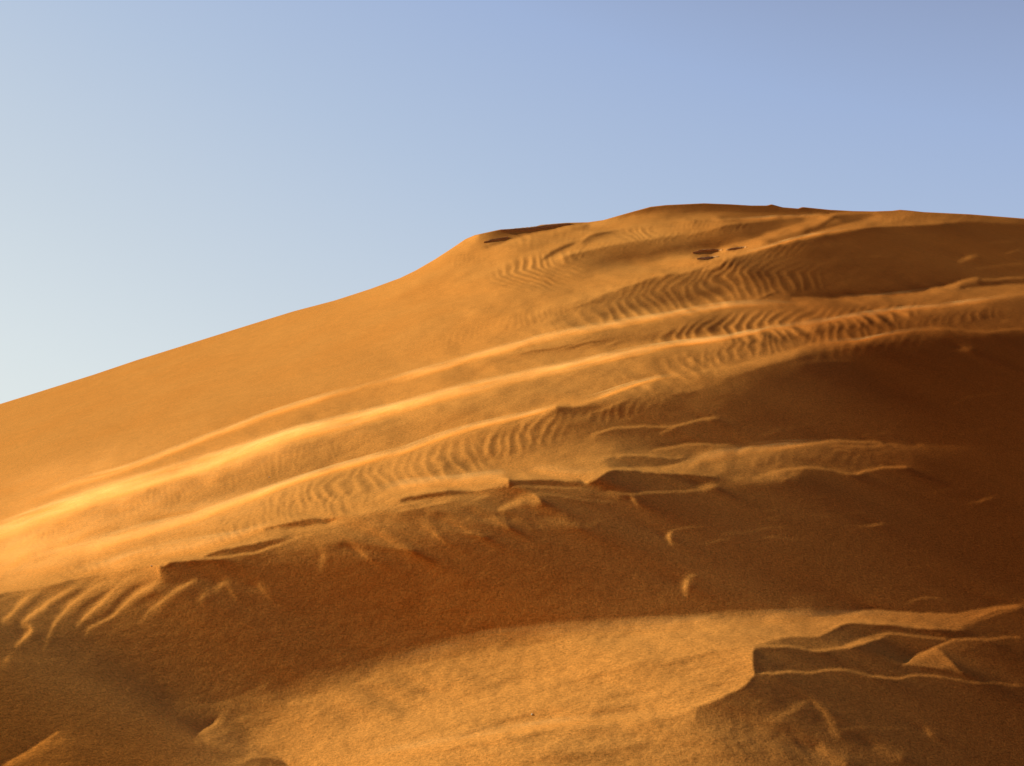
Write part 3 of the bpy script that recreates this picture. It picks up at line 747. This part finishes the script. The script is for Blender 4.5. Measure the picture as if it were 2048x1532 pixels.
# node helper
class NT:
    def __init__(s, tree): s.t = tree; s.n = tree.nodes; s.l = tree.links; s.n.clear()
    def add(s, typ, **kw):
        nd = s.n.new(typ)
        for k, v in kw.items():
            if k.startswith('i_'):
                key = k[2:]; key = int(key) if key.isdigit() else key.replace('_', ' ')
                if hasattr(v, 'is_output') or isinstance(v, bpy.types.NodeSocket): s.l.new(v, nd.inputs[key])
                else: nd.inputs[key].default_value = v
            else: setattr(nd, k, v)
        return nd
    def math(s, op, a, b=0.0, c=None, clamp=False):
        nd = s.n.new('ShaderNodeMath'); nd.operation = op; nd.use_clamp = clamp
        for i, v in enumerate((a, b, c)):
            if v is None: continue
            if isinstance(v, bpy.types.NodeSocket): s.l.new(v, nd.inputs[i])
            else: nd.inputs[i].default_value = v
        return nd.outputs[0]
    def mix(s, f, a, b, mode='MIX'):
        nd = s.n.new('ShaderNodeMix'); nd.data_type = 'RGBA'; nd.blend_type = mode; nd.clamp_result = False
        for i, v in ((0, f), (6, a), (7, b)):
            if isinstance(v, bpy.types.NodeSocket): s.l.new(v, nd.inputs[i])
            else: nd.inputs[i].default_value = v if i == 0 else tuple(v) + ((1,) if len(v) == 3 else ())
        return nd.outputs[2]
    def noise(s, vec, scale, detail=2.0, rough=.5, dist=0.0):
        nd = s.n.new('ShaderNodeTexNoise'); s.l.new(vec, nd.inputs['Vector'])
        nd.inputs['Scale'].default_value = scale; nd.inputs['Detail'].default_value = detail
        nd.inputs['Roughness'].default_value = rough; nd.inputs['Distortion'].default_value = dist
        return nd.outputs[0]
    def ramp(s, v, lo, hi, a=0.0, b=1.0, smooth=True):
        nd = s.n.new('ShaderNodeMapRange'); nd.interpolation_type = 'SMOOTHSTEP' if smooth else 'LINEAR'
        s.l.new(v, nd.inputs[0])
        for i, x in ((1, lo), (2, hi), (3, a), (4, b)): nd.inputs[i].default_value = x
        return nd.outputs[0]

ALB = (0.82, 0.382, 0.086)
def sand_material(name, tint=(1, 1, 1), grain=1.0):
    m = bpy.data.materials.new(name); m.use_nodes = True; g = NT(m.node_tree)
    geo = g.add('ShaderNodeNewGeometry'); pos = geo.outputs['Position']
    base = tuple(ALB[i] * tint[i] for i in range(3))
    fine = g.noise(pos, 210.0, 2.0, .75)              # single grains, millimetres
    mid = g.noise(pos, 60.0, 3.0, .75)                 # clumps of grains, centimetres
    big = g.noise(pos, .55, 3.0, .55)                 # drifts of slightly redder sand
    pal = g.noise(pos, 4.5, 4.0, .6, .4)
    k = g.math('MULTIPLY_ADD', g.math('SUBTRACT', fine, .5), 1.7 * grain, 1.0)
    k2 = g.math('MULTIPLY_ADD', g.math('SUBTRACT', mid, .5), 1.3 * grain, k)
    k3 = g.math('MULTIPLY_ADD', g.math('SUBTRACT', pal, .5), .22, k2)
    # grains combed into short level streaks by the wind
    mp = g.add('ShaderNodeMapping'); g.l.new(pos, mp.inputs[0]); mp.inputs['Scale'].default_value = (38, 110, 150); mp.inputs['Rotation'].default_value = (0, 0, .12)
    stn = g.noise(mp.outputs[0], 1.0, 3.0, .7)
    k3 = g.math('MULTIPLY_ADD', g.math('SUBTRACT', stn, .5), .95 * grain, k3)
    red = g.ramp(big, .35, .68)
    c = g.mix(red, tuple(base), (base[0] * .99, base[1] * .95, base[2] * .90))
    # shade painted in: the right-hand side of the dune gets darker and redder
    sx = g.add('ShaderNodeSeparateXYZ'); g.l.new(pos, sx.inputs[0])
    # bearing of the shaded side: x against distance, a straight belt running up the slope
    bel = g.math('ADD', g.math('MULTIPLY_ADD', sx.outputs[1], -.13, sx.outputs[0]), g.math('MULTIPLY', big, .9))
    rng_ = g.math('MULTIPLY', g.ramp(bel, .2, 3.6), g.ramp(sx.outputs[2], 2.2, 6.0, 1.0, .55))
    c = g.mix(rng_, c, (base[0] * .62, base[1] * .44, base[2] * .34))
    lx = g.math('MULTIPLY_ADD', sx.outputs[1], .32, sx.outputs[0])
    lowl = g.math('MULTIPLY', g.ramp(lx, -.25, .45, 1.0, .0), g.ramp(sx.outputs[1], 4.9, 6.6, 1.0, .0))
    c = g.mix(lowl, c, (base[0] * .90, base[1] * .72, base[2] * .50))  # lower left darkened and warmed in the colour, to deepen its shade
    comb = g.add('ShaderNodeCombineColor')
    for i in range(3): g.l.new(k3, comb.inputs[i])
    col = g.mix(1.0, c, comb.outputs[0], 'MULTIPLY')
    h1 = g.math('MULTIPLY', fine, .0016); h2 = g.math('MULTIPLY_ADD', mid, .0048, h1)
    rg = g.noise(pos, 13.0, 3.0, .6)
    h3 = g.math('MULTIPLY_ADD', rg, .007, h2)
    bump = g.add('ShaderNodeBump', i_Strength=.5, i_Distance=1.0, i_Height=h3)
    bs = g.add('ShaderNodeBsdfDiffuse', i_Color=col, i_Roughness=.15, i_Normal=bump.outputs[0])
    out = g.add('ShaderNodeOutputMaterial'); g.l.new(bs.outputs[0], out.inputs[0])
    return m

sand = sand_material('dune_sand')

# ---- relief
T = levels_noise(build_levels())
q = solve_relief(T)
NR = 690
skyc = np.interp(gx, SKY[:, 0], SKY[:, 1])[None]
vv = np.linspace(0, 1, NR)[:, None]
ybot = gy[-1] - 4
PY = (skyc + 1) + (ybot - skyc - 1) * vv
PX = np.broadcast_to(gx[None], PY.shape)
Q = sample_rows(q, PY)
P = ray_points(PX, PY, Q)
GROUND = -7.0
# the far side of the crest, falling away from the viewer
back = []
top = P[0]; rad = np.hypot(top[:, 0], top[:, 1])[:, None]; dirh = top[:, :2] / rad
los = (top[:, 2:3] / rad)
for d, s in ((.12, .15), (.4, .0), (1, -.15), (2.5, -.3), (6, -.4), (14, -.45), (30, -.48), (60, -.5)):
    b = top.copy(); b[:, :2] += dirh * d
    b[:, 2] = np.maximum(top[:, 2] + np.minimum(s, los[:, 0] - .12) * d, GROUND - 1.5)
    back.append(b)
P = np.concatenate([np.array(back[::-1]), P], 0)
# the foot of the dune, where the viewer stands
front = []
bot = P[-1]
for d, z, w in ((.5, -.10, .1), (1.2, -.2, .3), (2.5, -.3, .8), (5, -.45, 2.0), (9, -1.2, 4), (18, -4.5, 8), (40, -8, 16)):
    f = bot.copy(); f[:, 1] -= d; f[:, 0] *= (1 + w * .6); f[:, 2] = np.maximum(bot[:, 2] + z, GROUND - 1.5)
    front.append(f)
P = np.concatenate([P, np.array(front)], 0)
# both sides
def side(E, sx):
    out = []
    for d in (.5, 1.5, 4, 10, 25, 60):
        s = E.copy(); s[:, 0] += sx * d * (1 + np.abs(E[:, 1]) / 40); s[:, 1] += d * .35
        s[:, 2] = np.maximum(E[:, 2] - .12 * d - .006 * d * d, GROUND - 1.5)
        out.append(s)
    return np.array(out).transpose(1, 0, 2)
P = np.concatenate([side(P[:, 0], -1)[:, ::-1], P, side(P[:, -1], 1)], 1)
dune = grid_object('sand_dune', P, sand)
dune['kind'] = 'structure'

# ---- desert floor to the horizon
n = 81
ax = np.sign(np.linspace(-1, 1, n)) * np.abs(np.linspace(-1, 1, n)) ** 3 * 6000
gxx, gyy = np.meshgrid(ax, ax[::-1])
gz = GROUND + .8 * np.sin(gxx * .011 + .7) * np.cos(gyy * .009) + 2.5 * np.sin(gxx * .0021) * np.sin(gyy * .0017 + 1)
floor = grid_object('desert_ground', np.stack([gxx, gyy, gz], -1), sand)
floor['kind'] = 'structure'

# ---- sand blown low over the crests: thin torn veils of grains, the widest added as glow
#      crop, line, height of the veil (photo px), density
VEILS = [
 ('I', [(-400,1400),(0,1270),(400,1140),(900,960),(1400,800),(2043,640)], [110,120,115,100,80,50], .26),  # first three: wide thin sheets added to spread a glow over the slope
 ('I', [(-300,1480),(0,1400),(500,1270),(1100,1110),(1700,950)], [80,110,100,80,50], .26),
 ('I', [(-400,1200),(0,1060),(600,850),(1200,620)], [110,120,90,40], .10),
 ('I', [(-300,1310),(0,1200),(250,1105),(500,1013),(800,922),(1100,832),(1500,703),(2043,563),(2300,500)], [36,40,42,38,34,32,30,26,18], .62),
 ('I', [(0,1100),(400,945),(600,884),(900,774),(1300,624),(1700,494),(2043,394)], [10,16,16,16,15,14,10], .32),
 ('A', [(-200,1268),(0,1216),(400,1102),(900,962),(1300,884),(1700,812),(2043,752),(2300,735),(2600,735)], [14,16,18,18,16,15,14,12,6], .36),
 ('A', [(-100,1430),(0,1404),(400,1295),(900,1178),(1400,1068),(1700,1008),(2043,958),(2340,900),(2700,858)], [22,24,24,22,18,15,12,9,6], .44),
 ('B', [(400,900),(700,857),(1000,808),(1300,768),(1500,748),(1750,718),(2043,676)], [12,12,12,10,10,9,8], .22),
 ('E', [(-400,730),(0,620),(300,530),(600,450),(900,338),(1200,228),(1500,138),(1800,58),(2043,-10)], [20,26,26,22,18,16,15,14,12], .42),
 ('E', [(-300,860),(0,780),(300,690),(600,630),(900,560),(1200,455)], [26,34,34,28,20,10], .28),
 ('D', [(-100,452),(0,414),(200,334),(450,254),(700,194),(900,144),(1000,108)], [10,12,12,11,10,8,5], .34),
 ('D', [(1120,100),(1300,47),(1420,2),(1620,-58),(1800,-90)], [7,8,8,8,5], .34),
 ('D', [(-200,690),(0,640),(300,610),(650,560),(700,560)], [16,26,28,22,10], .2),
 ('D', [(700,560),(900,545),(1150,560),(1350,500)], [14,26,24,10], .16),
 ('G', [(700,800),(1100,740),(1500,700),(2043,660),(2400,640),(2700,620)], [14,28,36,36,30,16], .12),
 ('G', [(200,1010),(600,880),(900,810),(1200,760)], [22,34,34,20], .12),
 ('H', [(300,580),(700,505),(1100,490),(1500,500)], [16,24,22,10], .12),
 ('G', [(100,1560),(500,1470),(1000,1370),(1500,1290),(2043,1230)], [18,26,24,20,14], .14),
 ('C', [(-300,520),(0,400),(300,330),(600,300),(900,290)], [16,26,22,16,8], .18),
 ('B', [(-100,205),(300,188),(600,172),(800,165)], [5,7,7,4], .2),
 ('B', [(200,425),(400,370),(700,290),(1000,243)], [5,6,6,4], .38),
 ('B', [(700,690),(1100,682),(1350,660),(1550,605)], [5,8,8,4], .14),
 ('B', [(720,985),(1000,965),(1150,930),(1500,893)], [5,6,6,4], .38),
]
def surf(px, py):
    c = np.clip((px - X0) / GH, 0, NX - 1.001); r = np.clip((py - Y0) / GH, 0, NY - 1.001)
    ic, ir = c.astype(int), r.astype(int); fc, fr = c - ic, r - ir
    return q[ir, ic]*(1-fr)*(1-fc) + q[ir+1, ic]*fr*(1-fc) + q[ir, ic+1]*(1-fr)*fc + q[ir+1, ic+1]*fr*fc

def veil_material():
    m = bpy.data.materials.new('blown_sand'); m.use_nodes = True; g = NT(m.node_tree)
    a = g.add('ShaderNodeAttribute', attribute_name='veil'); s = g.add('ShaderNodeAttribute', attribute_name='along')
    u = g.add('ShaderNodeAttribute', attribute_name='across'); geo = g.add('ShaderNodeNewGeometry')
    cmb = g.add('ShaderNodeCombineXYZ'); g.l.new(g.math('MULTIPLY', s.outputs['Fac'], 1.1), cmb.inputs[0]); g.l.new(g.math('MULTIPLY', u.outputs['Fac'], 2.6), cmb.inputs[1])
    n1 = g.noise(cmb.outputs[0], 1.3, 6.0, .62, .5)
    gr = g.noise(geo.outputs['Position'], 260.0, 2.0, .8)
    d = g.math('MULTIPLY', g.ramp(n1, .30, .74), a.outputs['Fac'])
    d = g.math('MULTIPLY', d, g.ramp(gr, .2, .8, .6, 1.3), clamp=True)
    # a cloud of loose grains scatters alike whichever way its sheet lies: lit square-on to the sun
    nv = g.add('ShaderNodeCombineXYZ', i_0=float(sunW[0]), i_1=float(sunW[1]), i_2=float(sunW[2]))
    nn = g.add('ShaderNodeCombineXYZ', i_0=-float(sunW[0]), i_1=-float(sunW[1]), i_2=-float(sunW[2]))
    d1 = g.add('ShaderNodeBsdfDiffuse', i_Color=(.92, .68, .29, 1), i_Normal=nv.outputs[0])
    d2 = g.add('ShaderNodeBsdfTranslucent', i_Color=(.92, .68, .29, 1), i_Normal=nn.outputs[0])
    mx = g.add('ShaderNodeAddShader'); g.l.new(d1.outputs[0], mx.inputs[0]); g.l.new(d2.outputs[0], mx.inputs[1])
    tp = g.add('ShaderNodeBsdfTransparent'); mo = g.add('ShaderNodeMixShader', i_0=d)
    g.l.new(tp.outputs[0], mo.inputs[1]); g.l.new(mx.outputs[0], mo.inputs[2])
    out = g.add('ShaderNodeOutputMaterial'); g.l.new(mo.outputs[0], out.inputs[0])
    return m

vco, vfa, att_a, att_s, att_u = [], [], [], [], []
base = 0
for vi, (k, pts, hh, den) in enumerate(VEILS):
    Pc, prm = catmull(cv(k, pts), 6.0); npt = len(pts)
    hpx = np.interp(prm, np.arange(npt), np.array(as_list(hh, npt), float))
    rr = np.random.RandomState(900 + vi)
    for layer in range(2):
        M = 13; n_ = len(Pc); px = Pc[:, 0]
        mid = Pc[:, 1] - hpx * .1
        s = None
        endf = np.minimum(1, np.minimum(prm, npt - 1 - prm) * .8) ** 1.5
        for j in range(M):
            v = j / (M - 1)
            py = mid + hpx * 1.25 * (.5 - v)
            p = ray_points(px, py, surf(px, py))
            if s is None: s = np.concatenate([[0], np.cumsum(np.linalg.norm(np.diff(p, axis=0), axis=1))]) + vi * 13.7 + layer * 5.1
            p[:, 2] += .014 + .010 * layer + (.010 + .012 * layer) * math.sin(math.pi * v) * (1 + .5 * np.sin(s * 2.3 + layer))
            vco.append(p); att_s.append(s); att_u.append(np.full(n_, v * .6 + layer))
            att_a.append(den * .75 * endf * (math.sin(math.pi * v) ** 2.0))
        idx = base + np.arange(M * n_).reshape(M, n_)
        vfa.append(np.stack([idx[:-1, :-1], idx[:-1, 1:], idx[1:, 1:], idx[1:, :-1]], -1).reshape(-1, 4)); base += M * n_
vco = np.vstack(vco); vfa = np.vstack(vfa)
me = bpy.data.meshes.new('blown_sand'); me.from_pydata(vco.tolist(), [], vfa.tolist())
for k_, v_ in (('veil', att_a), ('along', att_s), ('across', att_u)):
    a_ = me.attributes.new(k_, 'FLOAT', 'POINT'); a_.data.foreach_set('value', np.concatenate(v_).astype(np.float32))
me.polygons.foreach_set('use_smooth', np.ones(len(vfa), bool))
me.materials.append(veil_material())
bo = bpy.data.objects.new('blown_sand', me); COL.objects.link(bo)
bo['kind'] = 'stuff'; bo['label'] = 'golden veils of fine sand blowing low along the dune crests, the widest added as glow'; bo['category'] = 'blown sand'

# ---- crusts near the top, dark colour and shape standing in for shade, and a few glinting pebbles
def hard_material(name, col, rough=.9, spec=.2):
    m = bpy.data.materials.new(name); m.use_nodes = True; g = NT(m.node_tree)
    geo = g.add('ShaderNodeNewGeometry'); n1 = g.noise(geo.outputs['Position'], 26.0, 5.0, .7)
    c = g.mix(g.ramp(n1, .3, .7), tuple(x * .6 for x in col), tuple(min(1, x * 1.3) for x in col))
    bump = g.add('ShaderNodeBump', i_Strength=.6, i_Distance=.02, i_Height=n1)
    bs = g.add('ShaderNodeBsdfPrincipled', i_Base_Color=c, i_Roughness=rough, i_Normal=bump.outputs[0])
    bs.inputs['Specular IOR Level'].default_value = spec
    out = g.add('ShaderNodeOutputMaterial'); g.l.new(bs.outputs[0], out.inputs[0])
    return m
crust_shade_mat = hard_material('crust_shade', (.68, .36, .12))

def local_frame(px, py):
    c = ray_points(np.array([px, px + 6., px]), np.array([py, py, py - 6.]), surf(np.array([px, px + 6., px]), np.array([py, py, py - 6.])))
    return Vector(c[0]), c[0], (c[1] - c[0]), (c[2] - c[0])

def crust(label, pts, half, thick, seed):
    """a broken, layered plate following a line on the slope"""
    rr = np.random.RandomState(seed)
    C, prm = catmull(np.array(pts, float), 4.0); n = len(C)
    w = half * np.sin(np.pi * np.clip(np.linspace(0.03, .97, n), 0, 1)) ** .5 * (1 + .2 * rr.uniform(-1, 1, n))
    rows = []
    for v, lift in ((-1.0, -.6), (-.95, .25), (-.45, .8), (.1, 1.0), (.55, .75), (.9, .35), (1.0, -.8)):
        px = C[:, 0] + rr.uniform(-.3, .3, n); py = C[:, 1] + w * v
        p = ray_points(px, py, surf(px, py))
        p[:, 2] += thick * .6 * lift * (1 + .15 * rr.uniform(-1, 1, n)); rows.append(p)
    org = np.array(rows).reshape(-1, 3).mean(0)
    o = grid_object('shade_crust', (np.array(rows) - org)[::-1], crust_shade_mat); o.location = org
    o['label'] = label; o['category'] = 'sand crust'; o['group'] = 'dark crusts of painted shade near the dune top'
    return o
crust('longest dark crust of painted shade, lying right on the skyline at the left shoulder', [(1002, 462), (1030, 460), (1066, 457), (1100, 452), (1140, 448)], 3.4, .05, 1)
crust('small flaky dark crust of painted shade on the slope just under the left shoulder', [(968, 486), (985, 481), (1004, 478), (1016, 475)], 1.5, .05, 2)
crust('thin dark crust of painted shade that is uppermost left of the three lying together below the summit', [(1386, 507), (1405, 502), (1425, 501), (1444, 501)], 1.1, .05, 3)
crust('thin dark crust of painted shade furthest right of the three lying together below the summit', [(1452, 501), (1470, 498), (1492, 495)], 1.1, .05, 4)
crust('thin dark crust of painted shade that is lowest of the three lying together below the summit', [(1394, 519), (1412, 517), (1436, 514)], 1.0, .05, 5)

peb_mats = [hard_material('pale_quartz', (.80, .78, .62), .25, .8)]
def pebble(label, px, py, size, seed):
    import bmesh
    bm = bmesh.new(); bmesh.ops.create_icosphere(bm, subdivisions=3, radius=1.0)
    rr = np.random.RandomState(seed); ph = rr.uniform(0, 6, 6); sc = rr.uniform(.7, 1.1, 3)
    for v in bm.verts:
        c = v.co; k = 1 + .16 * math.sin(2.2 * c.x + ph[0]) * math.cos(2.6 * c.y + ph[1]) + .1 * math.sin(3.4 * c.z + ph[2])
        v.co = Vector((c.x * sc[0], c.y * sc[1], c.z * .75 * sc[2])) * k * size
    me = bpy.data.meshes.new('pebble'); bm.to_mesh(me); bm.free()
    me.polygons.foreach_set('use_smooth', np.ones(len(me.polygons), bool)); me.materials.append(peb_mats[0])
    o = bpy.data.objects.new('pebble', me); COL.objects.link(o)
    a = np.array([float(px)]); b = np.array([float(py)])
    o.location = Vector(ray_points(a, b, surf(a, b))[0]) + Vector((0, 0, size * .45)); o.rotation_euler = tuple(rr.uniform(0, 3, 3) * .3)
    o['label'] = label; o['category'] = 'pebble'
pebble('tiny pale pebble glinting alone on the lit sand at bottom centre', 1064, 1430, .0065, 11)
pebble('tiny pale pebble at the lip of the dark hollow, lower left', 303, 1133, .006, 12)
pebble('tiny pale pebble on the golden slope above the finger-like ridges', 538, 955, .006, 13)
# ---- sky
w = bpy.data.worlds.new('World'); scene.world = w; w.use_nodes = True
g = NT(w.node_tree)
tc = g.add('ShaderNodeTexCoord'); sep = g.add('ShaderNodeSeparateXYZ'); g.l.new(tc.outputs['Generated'], sep.inputs[0])
dx, dy, dz = sep.outputs
sky = g.add('ShaderNodeTexSky', sky_type='NISHITA', sun_disc=False, sun_elevation=SUN_EL,
            sun_rotation=math.atan2(sunW[0], sunW[1]), dust_density=3.0, ozone_density=2.0)
bg1 = g.add('ShaderNodeBackground', i_Color=sky.outputs[0], i_Strength=.002)
# clear air ahead: pale and hazy low on the sunward left, bluer to the zenith and the right
e = g.math('ADD', dz, g.math('MULTIPLY', dx, .32))
cr = g.add('ShaderNodeValToRGB'); g.l.new(g.math('DIVIDE', e, .75), cr.inputs[0])
stops = [(.0, (.73, .79, .79)), (.08, (.69, .76, .785)), (.26, (.575, .66, .745)), (.5, (.44, .545, .715)), (.70, (.345, .45, .68)), (.86, (.26, .33, .52))]
while len(cr.color_ramp.elements) < len(stops): cr.color_ramp.elements.new(.5)
for el, (po, co) in zip(cr.color_ramp.elements, stops): el.position = po; el.color = co + (1,)
c3 = cr.outputs[0]
dim_back = (.020, .022, .026)                                # unseen dark sky behind the viewer, made up to deepen the shade
cf = g.mix(g.ramp(dy, -.25, .55), dim_back, c3)
cd = g.mix(g.ramp(dz, -.15, .0), (.06, .03, .012), cf)
bg2 = g.add('ShaderNodeBackground', i_Color=cd, i_Strength=1.0)
ad = g.add('ShaderNodeAddShader'); g.l.new(bg1.outputs[0], ad.inputs[0]); g.l.new(bg2.outputs[0], ad.inputs[1])
out = g.add('ShaderNodeOutputWorld'); g.l.new(ad.outputs[0], out.inputs[0])

# ---- sun
sd = bpy.data.lights.new('sun', 'SUN'); sd.energy = SUN_STRENGTH; sd.angle = math.radians(.55); sd.color = (1.0, .84, .62)
so = bpy.data.objects.new('sun', sd); COL.objects.link(so)
so.rotation_euler = Vector(sunW).to_track_quat('Z', 'Y').to_euler()

# ---- camera
cd_ = bpy.data.cameras.new('camera'); cd_.lens = 35; cd_.sensor_width = 36; cd_.clip_end = 20000; cd_.clip_start = .05
cam = bpy.data.objects.new('camera', cd_); COL.objects.link(cam)
cam.rotation_euler = (math.radians(90) + PITCH, 0, 0)
scene.camera = cam
scene.view_settings.view_transform = 'Standard'; scene.view_settings.look = 'None'; scene.view_settings.exposure = 0
scene.cycles.max_bounces = 6; scene.cycles.diffuse_bounces = 2; scene.cycles.transparent_max_bounces = 16
